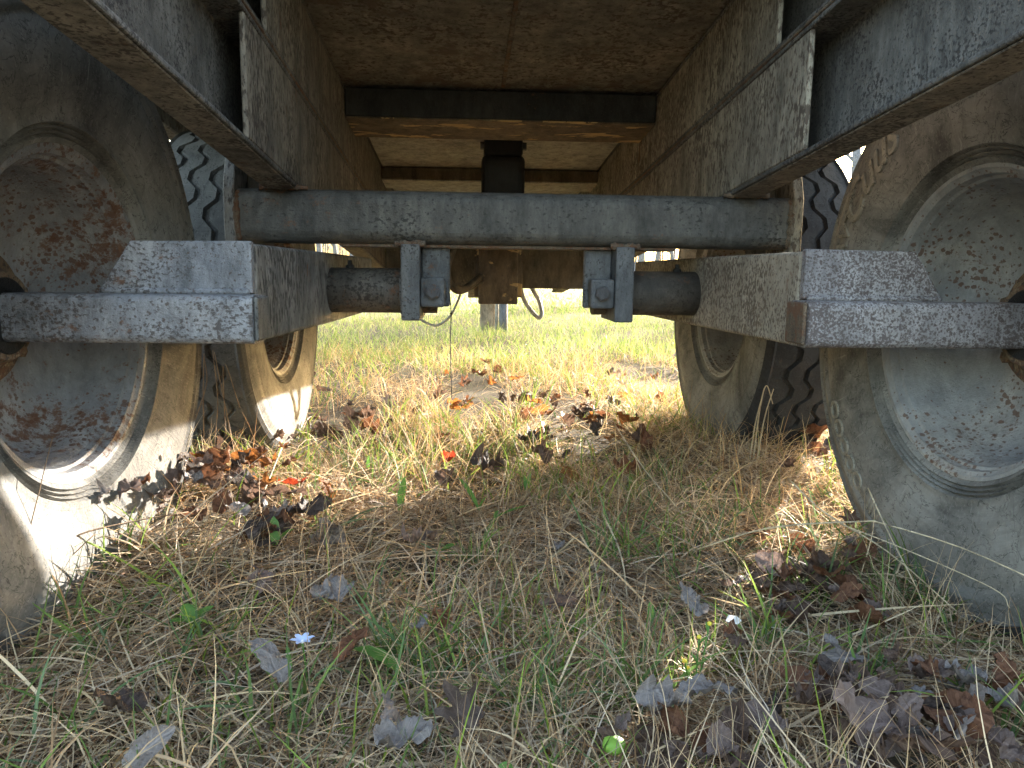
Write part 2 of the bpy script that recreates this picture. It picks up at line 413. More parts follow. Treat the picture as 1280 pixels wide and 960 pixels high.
channel_member('cross_member', 3.6, 3.72, .585, .632, 'plate_brown', 'bed_pale')
channel_member('cross_member', 3.95, 4.07, .56, .632, 'bed_pale', 'bed_pale')

# black hydraulic ram hanging from the bed
bm = bmesh.new()
q0, q1 = at(628, 262, 2.45), at(629, 176, 2.45)
ln = (q1 - q0).length
def ramring(z, hw):
    cx, cy = q0.x, q0.y
    return [(cx - hw, cy - hw * .8, z), (cx + hw, cy - hw * .8, z), (cx + hw, cy + hw * .8, z), (cx - hw, cy + hw * .8, z)]
prism(bm, ramring(q0.z - .10, .067), ramring(q0.z + ln * .78, .069)); bev(bm, .022, 3)
ram = part('hydraulic_ram', bm, 'cylinder_black', trailer)
bm = bmesh.new(); prism(bm, ramring(q0.z + ln * .74, .062), ramring(q0.z + ln * 1.06, .060)); bev(bm, .012, 2)
part('ram_collar', bm, 'cylinder_black', ram)
for s in (-1, 1):
    bm = bmesh.new(); tube(bm, [Vector((q0.x + s * .060, q0.y - .03, q0.z + ln * .9)), Vector((q0.x + s * .073, q0.y - .03, q0.z + ln * .9))], .012, 6)
    part('ram_pin', bm, 'bolt_steel', ram)

# ram cross plate, post and jack
fp = part('ram_cross_plate', box(-RI + .001, RI - .001, 2.90, 2.915, .205, .455, .004, 1, R), 'plate_brown', trailer)
part('front_member', box(-RI + .001, RI - .001, 4.19, 4.22, .31, .64, .004, 1, R), 'plate_brown', trailer)
pa, pb = at(598, 380, 2.74), at(648, 300, 2.74)
post = part('ram_post', box(pa.x, pb.x, 2.74, 2.86, pa.z, pb.z + .12, .004, 2), 'chipped_brown', trailer)
part('post_sleeve', box(pa.x - .016, pb.x + .018, 2.76, 2.84, pa.z + .025, pb.z + .10, .004, 2), 'chipped_brown', post)
ja, jb = at(600, 425, 6.2), at(619, 375, 6.2)
part('wooden_prop', box(ja.x, jb.x, 6.2, 6.33, -.02, jb.z + .15, .006, 2), 'weathered_wood', trailer)
bm = bmesh.new(); j0 = at(629, 400, 6.1); tube(bm, [(j0.x, 6.1, -.01), (j0.x, 6.1, .1), (j0.x, 6.1, .5)], .036, 14)
part('jack_leg', bm, 'hanger_grey', trailer, True)
bm = bmesh.new(); j1 = at(621, 400, 6.15); tube(bm, [(j1.x, 6.15, .02), (j1.x, 6.15, .5)], .016, 10)
part('jack_rod', bm, 'jack_white', trailer, True)
# tongue
part('tongue_beam', box(-.06, .06, 4.22, 7.0, .40, .50, .006, 2, R), 'chipped_brown', trailer)

# hoses and cables
def cable(name, pix, rad, mat, n=30, parent=trailer):
    bm = bmesh.new(); tube(bm, bez([at(*p) for p in pix], n), rad, 7)
    return part(name, bm, mat, parent, True)
cable('hose', [(574, 290, 2.6), (566, 312, 2.6), (559, 335, 2.6), (562, 354, 2.6), (575, 362, 2.62), (588, 356, 2.66), (600, 346, 2.72)], .0135, 'hose_rubber', 40)
cable('hose', [(568, 290, 2.63), (560, 320, 2.63), (556, 340, 2.63), (561, 357, 2.63), (573, 366, 2.64), (588, 361, 2.68), (602, 352, 2.73)], .006, 'hose_rubber', 40)
cable('cable', [(580, 345, 3.0), (576, 366, 3.0), (567, 388, 3.0), (558, 400, 3.0), (545, 407, 3.0), (530, 402, 3.0), (519, 392, 3.0), (508, 366, 3.0)], .005, 'cable_grey', 40)
cable('cable', [(648, 345, 3.1), (654, 372, 3.1), (664, 388, 3.1), (673, 397, 3.1), (677, 392, 3.1), (674, 377, 3.1), (665, 360, 3.1), (660, 342, 3.1)], .009, 'cable_grey', 40)
cable('hanging_wire', [(560, 290, 1.66), (561, 340, 1.66), (562, 366, 1.66), (564, 392, 1.66), (563, 430, 1.66), (565, 500, 1.66)], .0011, 'wire_dark', 24)
bm = bmesh.new(); kp = at(564, 392, 1.66); bmesh.ops.create_icosphere(bm, subdivisions=1, radius=.0035, matrix=Matrix.Translation(kp))
part('wire_knot', bm, 'wire_dark', trailer)

# axle cross bar with end plates and hangers
CY0, CY1, CZ0, CZ1 = 1.388, 1.486, .054, .1505
bm = box(-.512, .512, CY0, CY1, CZ0, CZ1, 0, 1, L)
es = [e for e in bm.edges if abs((e.verts[0].co - e.verts[1].co).normalized().x) > .9]
bmesh.ops.recalc_face_normals(bm, faces=bm.faces)
bmesh.ops.bevel(bm, geom=es, offset=.026, segments=7, profile=.5, affect='EDGES')
bar = part('cross_bar', bm, 'tube_grey', trailer)
part('bar_skid', box(-.33, .30, CY0 + .022, CY1 - .022, CZ0 - .006, CZ0 - .0005, .001, 1, L), 'weld_rust', bar)
for s in (-1, 1):
    # end plate, clipped at the top
    bm = bmesh.new(); X0, X1 = s * .5125, s * .532
    pr = [(CY0 - .006, CZ0 - .03), (CY1 + .02, CZ0 - .03), (CY1 + .02, CZ1 + .11), (CY0 + .035, CZ1 + .11), (CY0 - .006, CZ1 - .004)]
    prism(bm, [L(X0, y, z) for y, z in pr], [L(X1, y, z) for y, z in pr]); bev(bm, .002, 1)
    part('end_plate', bm, 'rail_tan' if s > 0 else 'beam_grey', bar)
    # gusset behind, between plate and rail
    part('gusset', box(s * .459, s * .512, CY1 - .02, CY1 - .008, CZ1 + .001, CZ1 + .11, .002, 1, L), 'plate_brown', bar)
    bm = bmesh.new()
    pts = [L(s * (.511), CY0 + .02 - .022 * math.sin(a), CZ0 + .046 + .045 * math.cos(a)) for a in np.linspace(.4, 2.7, 24)]
    tube(bm, pts, [.004 + .004 * random.random() for _ in pts], 6)
    part('weld_bead', bm, 'weld_rust', bar, True)
    bm = bmesh.new()
    pts = [L(s * x, CY0 + .012 + .006 * math.sin(x * 90), CZ1 + .001) for x in np.linspace(.385, .47, 26)]
    tube(bm, pts, [.003 + .004 * random.random() for _ in pts], 6)
    part('weld_bead', bm, 'weld_rust', bar, True)
    # hanger: thick flat bar with a leg behind it, clamp block and bolt
    h = part('hanger_bar', box(s * .182, s * .217, CY0 - .006, CY1 + .045, -.087, CZ0 - .001, .003, 2, L), 'hanger_grey', bar)
    part('hanger_leg', box(s * .128, s * .1815, CY0 + .034, CY0 + .049, -.062, CZ0 - .004, .003, 1, L), 'hanger_grey', bar)
    part('clamp_block', box(s * .136, s * .1815, CY0 - .003, CY0 + .0335, -.062, -.006, .006, 2, L), 'hanger_grey', bar)
    bm = bmesh.new(); q = Vector(L(s * .158, CY0 - .003, -.033))
    ring = [[q + Vector((math.cos(a + .3) * r, yy, math.sin(a + .3) * r)) for a in np.arange(6) * math.pi / 3] for r, yy in ((.0145, 0), (.0145, -.011), (.011, -.0135))]
    vv = [[bm.verts.new(p) for p in r_] for r_ in ring]
    for a, b_ in zip(vv, vv[1:]):
        for k in range(6): bm.faces.new((a[k], a[(k + 1) % 6], b_[(k + 1) % 6], b_[k]))
    bm.faces.new(vv[-1])
    part('bolt', bm, 'bolt_steel', bar)
    bm = bmesh.new()
    pts = [L(s * x, CY0 + .004, CZ0 + .0) for x in np.linspace(.172, .228, 16)]
    tube(bm, pts, [.004 + .005 * random.random() for _ in pts], 6)
    part('weld_bead', bm, 'weld_rust', bar, True)

# walking beams with axle stubs
AY = (.993, 2.03)                          # wheel centres along the trailer
AZ = -.061                                  # axle height below the lens
BI, BO = .384, .48
for s in (-1, 1):
    bmat = 'beam_tan' if s > 0 else 'beam_grey'
    amat = 'axle_speckled' if s > 0 else 'axle_blue'
    bm = bmesh.new()
    pl = [(BO, 1.05), (BI, 1.05), (.361, 1.485), (.350, 1.99), (BO, 1.99)]
    prism(bm, [L(s * x, y, -.098) for x, y in pl], [L(s * x, y, .038) for x, y in pl]); bev(bm, .006, 3)
    beam = part('walking_beam', bm, bmat, trailer)
    bm = bmesh.new(); tube(bm, [L(s * .155, 1.485, -.034), L(s * .366, 1.485, -.034)], .044, 32)
    part('pivot_shaft', bm, 'shaft_rust', beam, True)
    bm = bmesh.new(); tube(bm, [L(s * .2175, 1.485, -.034), L(s * .225, 1.485, -.034)], .05, 32)
    part('pivot_collar', bm, 'hanger_grey', beam)
    bm = bmesh.new(); tube(bm, [L(s * .325, 1.483, .004), L(s * .325, 1.483, .014), L(s * .325, 1.483, .016), L(s * .325, 1.483, .024)], [.009, .009, .005, .004], 8)
    part('grease_fitting', bm, 'cylinder_black', beam)
    for k, yc in enumerate(AY):
        sg = -1 if k == 0 else 1
        ya, yb = (.984, 1.0485) if k == 0 else (1.9915, 2.056)
        bm = box(s * (BI - .012), s * .735, ya, yb, AZ - .034, AZ + .030, 0, 1, L)
        es = [e for e in bm.edges if abs((e.verts[0].co - e.verts[1].co).normalized().x) > .9]
        bmesh.ops.bevel(bm, geom=es, offset=.011, segments=4, profile=.5, affect='EDGES')
        part('axle_stub', bm, amat, beam)
        # upright plate over the stub with a slanted outer end
        y2 = (1.035, 1.0493) if k == 0 else (1.9907, 2.005)
        zt, zb = .041, AZ + .031
        pr = [(BI + .001, zb), (BI + .001, zt), (.545, zt - .002), (.592, zb)]
        bm = bmesh.new(); prism(bm, [L(s * x, y2[0], z) for x, z in pr], [L(s * x, y2[1], z) for x, z in pr]); bev(bm, .0025, 2)
        part('gusset_plate', bm, amat, beam)
        bm = bmesh.new()
        pts = [L(s * x, y2[0] - .002, zb + .002) for x in np.linspace(BI + .005, .585, 50)]
        tube(bm, pts, [.0035 + .002 * random.random() for _ in pts], 6)
        part('weld_bead', bm, amat, beam, True)
        part('stub_end', box(s * (BI - .018), s * (BI - .0125), ya + .004, yb - .002, AZ - .03, AZ + .028, .002, 1, L), 'weld_rust' if s > 0 else 'hanger_grey', beam)

# wheels
TR = .42
def tri_groove_tyre(bm, sx):
    """one tyre about the X axis; +x of the profile faces the trailer centre"""
    P = 26; n = P * 4
    side = [(.080, .206), (.089, .213), (.093, .219), (.0965, .2225), (.0915, .2255), (.0985, .2285), (.0935, .2315), (.1015, .2345), (.0965, .2375), (.1035, .2405), (.103, .250), (.109, .268), (.1155, .295), (.118, .325),
            (.1165, .352), (.1135, .359), (.1175, .3625), (.1135, .375), (.109, .388), (.105, .396), (.110, .3985), (.104, .407), (.096, .4145)]
    # tread columns from inboard edge to outboard edge: (x, depth, follows zigzag)
    hw = .090; gd = .0105; cols = [(hw, -.003, 0)]
    for gx, gw in ((.047, .0072), (0., .0062), (-.047, .0072)):
        cols += [(gx + gw, 0, 1), (gx + gw * .5, gd, 1), (gx - gw * .5, gd, 1), (gx - gw, 0, 1)]
    cols += [(-hw, -.003, 0)]
    zz = [0, 0, 1, 1]
    def crown(x): return TR - .006 * (x / hw) ** 2
    prof = [('s', x, r) for x, r in side] + [('t', x, d, z) for x, d, z in cols] + [('s', -x, r) for x, r in side[::-1]]
    rings = []
    for pr in prof:
        ring = []
        for k in range(n):
            a = 2 * math.pi * k / n
            if pr[0] == 's': x, r = pr[1], pr[2]
            else:
                off = (zz[k % 4] - .5) * .022 if pr[3] else 0
                x = pr[1] + off; r = crown(x) - pr[2] if pr[2] > 0 else crown(x) + pr[2]
            # flat spot where the tyre stands on the ground
            zc = r * math.sin(a); yc = r * math.cos(a)
            lim = -.405
            if zc < lim: zc = lim + (zc - lim) * .15
            sq = max(0., (-zc - .25) / .16) * .06
            ring.append(bm.verts.new((sx * x * (1 + sq), yc, zc)))
        rings.append(ring)
    ns = len(side)
    for i, (r0, r1) in enumerate(zip(rings, rings[1:])):
        tread = ns - 3 <= i < ns + len(cols) + 1
        for k in range(n):
            f = bm.faces.new((r0[k], r0[(k + 1) % n], r1[(k + 1) % n], r1[k]))
            f.material_index = 1 if tread else 0
            f.smooth = (9 < i < ns - 3 or ns + len(cols) + 1 < i < len(rings) - 11)
def lettering(txt, r0, ang, size, sx, wheel, font_shear=0., depth=.004):
    cu = bpy.data.curves.new('t', 'FONT'); cu.body = txt; cu.size = size; cu.extrude = depth; cu.shear = font_shear
    cu.resolution_u = 3; cu.bevel_depth = .0007; cu.bevel_resolution = 1
    ob = bpy.data.objects.new('t', cu); COL.objects.link(ob)
    dg = bpy.context.evaluated_depsgraph_get()
    me = bpy.data.meshes.new_from_object(ob.evaluated_get(dg))
    bpy.data.objects.remove(ob); bpy.data.curves.remove(cu)
    xs = [v.co.x for v in me.vertices]; mid = (min(xs) + max(xs)) / 2
    for v in me.vertices:
        r = r0 + v.co.y
        # seen from the trailer centre: for sx=+1 (profile faces +x) the viewer looks along -x
        a = ang - (v.co.x - mid) / r0 if sx > 0 else ang + (v.co.x - mid) / r0
        prof = np.interp(r, [.25, .268, .295, .325, .352, .375, .396, .41], [.1025, .109, .1155, .118, .1165, .1135, .107, .101])
        v.co = Vector((sx * (prof + v.co.z - .0006), r * math.cos(a), r * math.sin(a)))
    if sx < 0: pass
    me.name = 'sidewall_lettering'; me.materials.clear(); me.materials.append(MATS['tyre_letter'])
    o = bpy.data.objects.new('sidewall_lettering', me); COL.objects.link(o); o.parent = wheel
    return o
tyre_me = {}
def wheel(s, yc, near):
    sx = -s                                  # profile +x faces the centre
    wl = empty('wheel', L(s * .692, yc, AZ), trailer)
    if s not in tyre_me:
        bm = bmesh.new(); tri_groove_tyre(bm, sx); bmesh.ops.recalc_face_normals(bm, faces=bm.faces)
        me = bpy.data.meshes.new('tyre'); bm.to_mesh(me); bm.free()
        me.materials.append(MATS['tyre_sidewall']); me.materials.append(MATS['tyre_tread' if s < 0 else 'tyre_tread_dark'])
        bm = bmesh.new()
        prof = [(-.09, .205), (-.087, .222), (-.08, .221), (-.07, .20), (-.05, .19), (.05, .19), (.072, .203), (.076, .214), (.081, .216), (.087, .2185), (.0915, .2155), (.0905, .2105), (.0865, .2075), (.0845, .2035), (.073, .2015), (.071, .1975), (.055, .1955), (.030, .1925), (.008, .188), (-.012, .179), (-.028, .166),
                (-.040, .150), (-.046, .130), (-.048, .112), (-.046, .100), (-.040, .094), (-.041, .06), (-.07, .06), (-.075, .15), (-.07, .19), (-.09, .205)]
        lathe(bm, prof, 96, sx); bmesh.ops.recalc_face_normals(bm, faces=bm.faces)
        rm = bpy.data.meshes.new('rim'); bm.to_mesh(rm); bm.free()
        for p in rm.polygons: p.use_smooth = True
        rm.set_sharp_from_angle(angle=.6)
        rm.materials.append(MATS['wheel_paint' if s < 0 else 'wheel_paint_clean'])
        bm = bmesh.new()
        prof = [(-.0405, .0), (-.0405, .092), (-.030, .094), (-.024, .090), (-.022, .075), (-.012, .066), (.0, .060), (.006, .057), (.0065, .048), (.004, .0455), (-.03, .044), (-.03, 0)]
        lathe(bm, prof, 48, sx)
        hm = bpy.data.meshes.new('hub'); bmesh.ops.recalc_face_normals(bm, faces=bm.faces); bm.to_mesh(hm); bm.free()
        for p in hm.polygons: p.use_smooth = True
        hm.set_sharp_from_angle(angle=.6)
        hm.materials.append(MATS['hub_rust'])
        bm = bmesh.new(); tube(bm, [(0, 0, 0), (sx * .011, 0, 0), (sx * .013, 0, 0)], [.0095, .0095, .006], 6)
        bo = bpy.data.meshes.new('wheel_bolt'); bm.to_mesh(bo); bm.free(); bo.materials.append(MATS['hub_rust'])
        bm = bmesh.new(); lathe(bm, [(.002, .0), (.002, .034), (.006, .0345), (.0085, .044), (.009, .0475), (.0065, .050)], 40, sx)
        se = bpy.data.meshes.new('axle_seal'); bm.to_mesh(se); bm.free(); se.materials.append(MATS['cylinder_black'])
        tyre_me[s] = (me, rm, hm, bo, se)
    me, rm, hm, bo, se = tyre_me[s]
    spin = random.uniform(0, .2)
    for nm, m in (('tyre', me), ('rim', rm), ('hub', hm), ('axle_seal', se)):
        o = bpy.data.objects.new(nm, m); COL.objects.link(o); o.parent = wl
    for k in range(6):
        a = k * math.pi / 3 + .35
        o = bpy.data.objects.new('wheel_bolt', bo); COL.objects.link(o); o.parent = wl
        o.location = (sx * -.0245, .080 * math.cos(a), .080 * math.sin(a))
    bm = bmesh.new(); tube(bm, [(sx * .088, .205 * math.cos(-2.4), .205 * math.sin(-2.4)), (sx * .100, .212 * math.cos(-2.4), .212 * math.sin(-2.4))], .004, 8)
    return wl
W = {}
for s in (-1, 1):
    for k, yc in enumerate(AY): W[s, k] = wheel(s, yc, k == 0)
# raised marks on the dusty sidewalls
lettering('NVAVT', .322, math.radians(19), .046, -1, W[1, 0])
lettering('Cuus', .312, math.radians(45), .085, -1, W[1, 0], .35, .004)
lettering('IIII  OOOOO', .33, math.radians(-48), .042, -1, W[1, 0], 0, .0035)
lettering('IIIIIIIII', .365, math.radians(-66), .024, 1, W[-1, 0], 0, .003)
lettering('IIIIIIII', .365, math.radians(-38), .024, 1, W[-1, 0], 0, .003)

PILES = [
    (165, 350, 622, 705, 48, ['dark', 'brown', 'brown', 'russet', 'russet', 'grey', 'pink'], 'in the pile against the sunlit tyre', 'leaves piled against the sunlit tyre', (.03, .056), (.03, .10)),
    (235, 365, 606, 655, 18, ['orange', 'red', 'orange', 'russet'], 'on the sunlit rim of the tyre pile', 'bright leaves on top of the tyre pile', (.025, .04), (.05, .09)),
    (345, 495, 485, 550, 32, ['russet', 'dark', 'brown', 'brown', 'dark', 'pink'], 'in the drift ahead of the sunlit tyre', 'leaves drifted ahead of the sunlit tyre', (.03, .056), (.03, .09)),
    (545, 640, 450, 520, 14, ['russet', 'orange', 'dark', 'russet', 'brown'], 'in golden grass behind the hanging wire', 'leaves in the golden grass', (.03, .05), (.03, .085)),
    (650, 795, 500, 562, 38, ['dark', 'russet', 'brown', 'russet', 'dark', 'orange', 'brown'], 'in the dark heap at the sunlight edge', 'leaves in the dark heap', (.03, .056), (.03, .095)),
    (985, 1070, 545, 595, 12, ['russet', 'brown', 'dark'], 'under the far zigzag tread tyre', 'leaves under the far tyre', (.035, .05), (.03, .09)),
    (760, 850, 440, 475, 8, ['russet', 'grey', 'dark', 'pink'], 'in grass by the far shaded wheel', 'leaves by the far shaded wheel', (.035, .055), (.04, .085)),
    (945, 1080, 675, 765, 36, ['russet', 'russet', 'brown', 'brown', 'pink'], 'in the hollow beside the lettered tyre', 'leaves beside the lettered tyre', (.022, .042), (.03, .07)),
    (1020, 1290, 845, 975, 56, ['brown', 'pink', 'brown', 'russet', 'dark', 'pink', 'brown', 'grey'], 'in the shaded heap', 'leaves in the shaded heap', (.02, .038), (.035, .07)),
    (820, 1000, 885, 975, 14, ['pink', 'brown', 'brown', 'pink', 'russet'], 'in grass beside the green nut', 'leaves near the green nut', (.02, .034), (.035, .06)),
]
singles = [(862, 733, 'grey', 'oval', .024, 'beside a green blade in the shaded thatch'), (874, 752, 'grey', 'oval', .020, 'touching another grey leaf in the thatch'),
    (828, 882, 'grey', 'oval', .036, 'standing tilted in dead straw'), (884, 868, 'grey', 'oval', .028, 'leaning beside the yellow budded sprig'),
    (770, 915, 'pink', 'oval', .024, 'right behind the green nut'), (700, 668, 'grey', 'oval', .016, 'on flattened thatch by a tan stick'),
    (415, 752, 'grey', 'oval', .026, 'propped on a grey stick above the blue flower'), (338, 830, 'grey', 'oval', .030, 'half buried beside the blue flower'),
    (440, 808, 'russet', 'oval', .026, 'beside the broad green leaf blade'), (525, 672, 'pink', 'maple', .055, 'large and flat in the shaded thatch'),
    (492, 880, 'grey', 'oval', .024, 'over a brown leaf in the foreground straw'), (505, 915, 'grey', 'oval', .026, 'upright below another grey leaf'),
    (580, 893, 'dark', 'maple', .042, 'with torn lobes in the foreground straw'), (548, 765, 'russet', 'oval', .024, 'tucked beneath green grass blades'),
    (524, 775, 'grey', 'oval', .016, 'small and tucked beside green blades'), (298, 684, 'grey', 'oval', .022, 'folded at the foot of the tyre pile'),
    (350, 655, 'brown', 'oval', .040, 'large and veined beside the tyre pile'), (710, 735, 'brown', 'maple', .034, 'torn and upright in dead grass'),
    (560, 600, 'brown', 'oval', .034, 'below the red leaf in the half shade'), (561, 573, 'red', 'maple', .030, 'vivid, glowing at the shadow edge'),
    (608, 580, 'dark', 'oval', .048, 'big and glossy next to the red leaf'), (1206, 845, 'grey', 'oval', .030, 'pale, above the shaded heap'),
    (1268, 832, 'russet', 'oval', .032, 'large, lying over straw by the lettered tyre'), (921, 792, 'brown', 'oval', .020, 'under the small white leaf scrap'),
    (1075, 915, 'pink', 'oval', .046, 'very large with deep side veins, topping the heap'), (1140, 945, 'brown', 'maple', .048, 'very large, folded and lobed on the heap'),
    (1196, 900, 'russet', 'oval', .036, 'dark reddish and smooth in the heap'), (1205, 890, 'grey', 'oval', .026, 'heart shaped and pale in the heap'),
    (150, 890, 'dark', 'oval', .03, 'rolled in the foreground thatch'), (185, 935, 'grey', 'oval', .022, 'pale and small in the foreground thatch'),
    (1040, 803, 'grey', 'oval', .018, 'lying by a blue green grass tuft'), (330, 745, 'pink', 'maple', .035, 'flattened below the tyre pile'),
    (1120, 640, 'russet', 'oval', .03, 'at the foot of the lettered tyre')]
BARE = []
for q in PILES:
    c_ = gp((q[0] + q[1]) / 2, (q[2] + q[3]) / 2, .05); a_ = gp(q[0], (q[2] + q[3]) / 2, .05); b_ = gp((q[0] + q[1]) / 2, q[2], .05)
    BARE.append((c_.x, c_.y, abs(c_.x - a_.x) * .85, abs(b_.y - c_.y) * .85, .93))
for q in singles:
    c_ = gp(q[0], q[1] + 12, .05); BARE.append((c_.x, c_.y, q[4] * 1.2, q[4] * 1.5, .75))

# ------------------------------------------------------------------ grass (nobody could count it)
PAL = {
    'straw': [(.62, .49, .32), (.54, .41, .26), (.48, .38, .27), (.36, .24, .14), (.68, .57, .41), (.22, .14, .085), (.52, .43, .33)],
    'grey': [(.48, .41, .34), (.37, .31, .25), (.58, .51, .43), (.22, .17, .13), (.54, .43, .31)],
    'brown': [(.20, .13, .08), (.14, .09, .06), (.27, .18, .11), (.10, .07, .05), (.24, .17, .13)],
    'gold': [(.56, .41, .20), (.50, .37, .17), (.62, .48, .26), (.42, .27, .12), (.52, .29, .14)],
    'green': [(.12, .20, .045), (.15, .23, .06), (.10, .17, .06), (.18, .26, .05), (.13, .19, .09)],
    'lime': [(.22, .31, .05), (.27, .36, .06), (.18, .27, .05)],
    'field': [(.25, .34, .08), (.30, .37, .10), (.38, .39, .16), (.43, .42, .21), (.22, .32, .075)],
}
def blades(n, x, y, Lr, a0, curl, wid, pal, S=5, z0=0., az=None, wob=.7):
    Ln = rng.uniform(*Lr, n); al = np.radians(rng.uniform(*a0, n)); cu = np.radians(rng.uniform(*curl, n))
    ph = rng.uniform(0, 2 * np.pi, n) if az is None else az
    be = rng.normal(0, wob, n); wd = rng.uniform(*wid, n)
    roll = rng.uniform(-1.2, 1.2, n)
    P = np.zeros((n, S + 1, 3)); P[:, 0, 0] = x; P[:, 0, 1] = y
    zg = hgt(x, y); P[:, 0, 2] = zg + rng.uniform(-.004, .012, n) + z0
    V = np.zeros((n, S + 1, 2, 3))
    for i in range(S + 1):
        t = i / S
        a = al - cu * t; p = ph + be * t
        T = np.stack([np.cos(a) * np.cos(p), np.cos(a) * np.sin(p), np.sin(a)], -1)
        if i < S:
            P[:, i + 1] = P[:, i] + T * (Ln / S)[:, None]
            P[:, i + 1, 2] = np.maximum(P[:, i + 1, 2], zg + .003 + .006 * rng.random(n))
        sd = np.stack([-np.sin(p), np.cos(p), np.zeros(n)], -1)
        up = np.cross(T, sd)
        wv = sd * np.cos(roll)[:, None] + up * np.sin(roll)[:, None]
        ww = wd * (.5 * max(.12, (1 - t ** 2.2)))
        V[:, i, 0] = P[:, i] - wv * ww[:, None]; V[:, i, 1] = P[:, i] + wv * ww[:, None]
    pl = np.array(PAL[pal]); c = pl[rng.integers(0, len(pl), n)] * rng.uniform(.7, 1.25, n)[:, None] * (np.array([1.04, .98, .9]) if pal in ('straw', 'grey', 'brown') else 1.)
    C = np.repeat(c, (S + 1) * 2, 0)
    base = (np.arange(n) * (S + 1) * 2)[:, None, None]
    k = np.arange(S)[None, :, None] * 2
    q = base + k + np.array([0, 1, 3, 2])[None, None]
    return V.reshape(-1, 3), q.reshape(-1, 4), C
def mesh_np(name, sets, mat):
    vs_, fs_, cs_, o = [], [], [], 0
    for v, f, c in sets: vs_.append(v); fs_.append(f + o); cs_.append(c); o += len(v)
    v = np.concatenate(vs_); f = np.concatenate(fs_); c = np.concatenate(cs_)
    me = bpy.data.meshes.new(name)
    me.vertices.add(len(v)); me.vertices.foreach_set('co', v.astype(np.float32).ravel())
    me.loops.add(f.size); me.loops.foreach_set('vertex_index', f.astype(np.int32).ravel())
    me.polygons.add(len(f)); me.polygons.foreach_set('loop_start', (np.arange(len(f)) * 4).astype(np.int32))
    at_ = me.attributes.new('col', 'FLOAT_COLOR', 'POINT')
    at_.data.foreach_set('color', np.concatenate([c, np.ones((len(c), 1))], 1).astype(np.float32).ravel())
    me.update(calc_edges=True); me.validate()
    me.polygons.foreach_set('use_smooth', np.ones(len(f), bool))
    me.materials.append(MATS[mat])
    ob = bpy.data.objects.new(name, me); COL.objects.link(ob); return ob
def clear(x, y):
    ok = np.ones(len(x), bool)
    for cx, cy, rx, ry, pr in BARE:
        ok &= ~((((x - cx) / rx) ** 2 + ((y - cy) / ry) ** 2 < 1) & (rng.random(len(x)) < pr))
    for s in (-1, 1):
        for yc in AY: ok &= ~((np.abs(x - (XC + s * .692)) < .11) & (np.abs(y - yc) < .14))
    return ok
def scatter(n, y0, y1, xm=.12, slope=.78, pw=1., cl=None):
    """roots in the wedge of ground ahead of the lens, some metres to either side as well"""
    u = rng.random(int(n * 1.25)) ** pw; y = y0 + (y1 - y0) * u
    hw = .35 + slope * y
    x = xm + rng.uniform(-1, 1, len(u)) * hw
    ok = clear(x, y)
    if cl is not None:
        sc, th, sd = cl
        v = np.sin(x * sc + sd) * np.sin(y * sc * 1.1 + sd * 2.3) + .6 * np.sin(x * sc * 2.3 + 1.7 * sd + y * sc) + rng.normal(0, .35, len(x))
        ok &= v > th
    x, y = x[ok][:n], y[ok][:n]
    return x, y
def sown(n, y0, y1, pal, Lr, a0, curl, wid, S=5, pw=1., cl=None, slope=.78, wob=.7, z0=0.):
    x, y = scatter(n, y0, y1, .12, slope, pw, cl)
    return blades(len(x), x, y, Lr, a0, curl, wid, pal, S, z0, None, wob)
thatch = [
    sown(34000, .45, 2.4, 'straw', (.035, .14), (2, 38), (0, 60), (.0011, .0027), 4, 1.4),
    sown(19000, .45, 2.4, 'grey', (.04, .16), (0, 30), (-10, 50), (.0011, .0028), 4, 1.4),
    sown(9000, .45, 2.2, 'straw', (.05, .15), (35, 80), (20, 110), (.0012, .0028), 5, 1.4, (6, .1, 1.)),
    sown(12000, .45, 1.9, 'brown', (.03, .10), (0, 45), (0, 80), (.0012, .0028), 4, 1.3),
    sown(5000, .45, 2.0, 'straw', (.10, .22), (3, 30), (0, 50), (.0013, .0030), 6, 1.4),
    sown(7000, .45, 2.2, 'straw', (.06, .17), (50, 88), (0, 60), (.0008, .0018), 5, 1.3, (7, .0, 3.)),
    sown(12000, .45, 1.6, 'straw', (.03, .12), (0, 40), (0, 60), (.0010, .0022), 4, 1.3),
    sown(120, .45, 1.5, 'straw', (.16, .30), (5, 40), (0, 50), (.002, .0034), 8, 1.2, None, .78, .5, .02),
]
tag(mesh_np('dry_thatch', thatch, 'blade'), 'matted layer of dead tan and grey grass covering the ground', 'grass', None, 'stuff')
green = [
    sown(6200, .45, 2.4, 'green', (.04, .13), (35, 85), (0, 80), (.0018, .0042), 6, 1.1, (5, .1, 2.)),
    sown(1400, .45, 2.4, 'lime', (.05, .13), (45, 85), (0, 60), (.002, .004), 6, 1.1, (4, .3, 4.)),
    sown(7000, 1.4, 4.8, 'lime', (.06, .14), (50, 88), (0, 60), (.002, .0045), 5, 1.0, (3, .1, 5.)),
    sown(2500, 2.2, 6, 'green', (.06, .12), (50, 88), (0, 60), (.003, .005), 4, 1.0, (3, .1, 3.)),
]
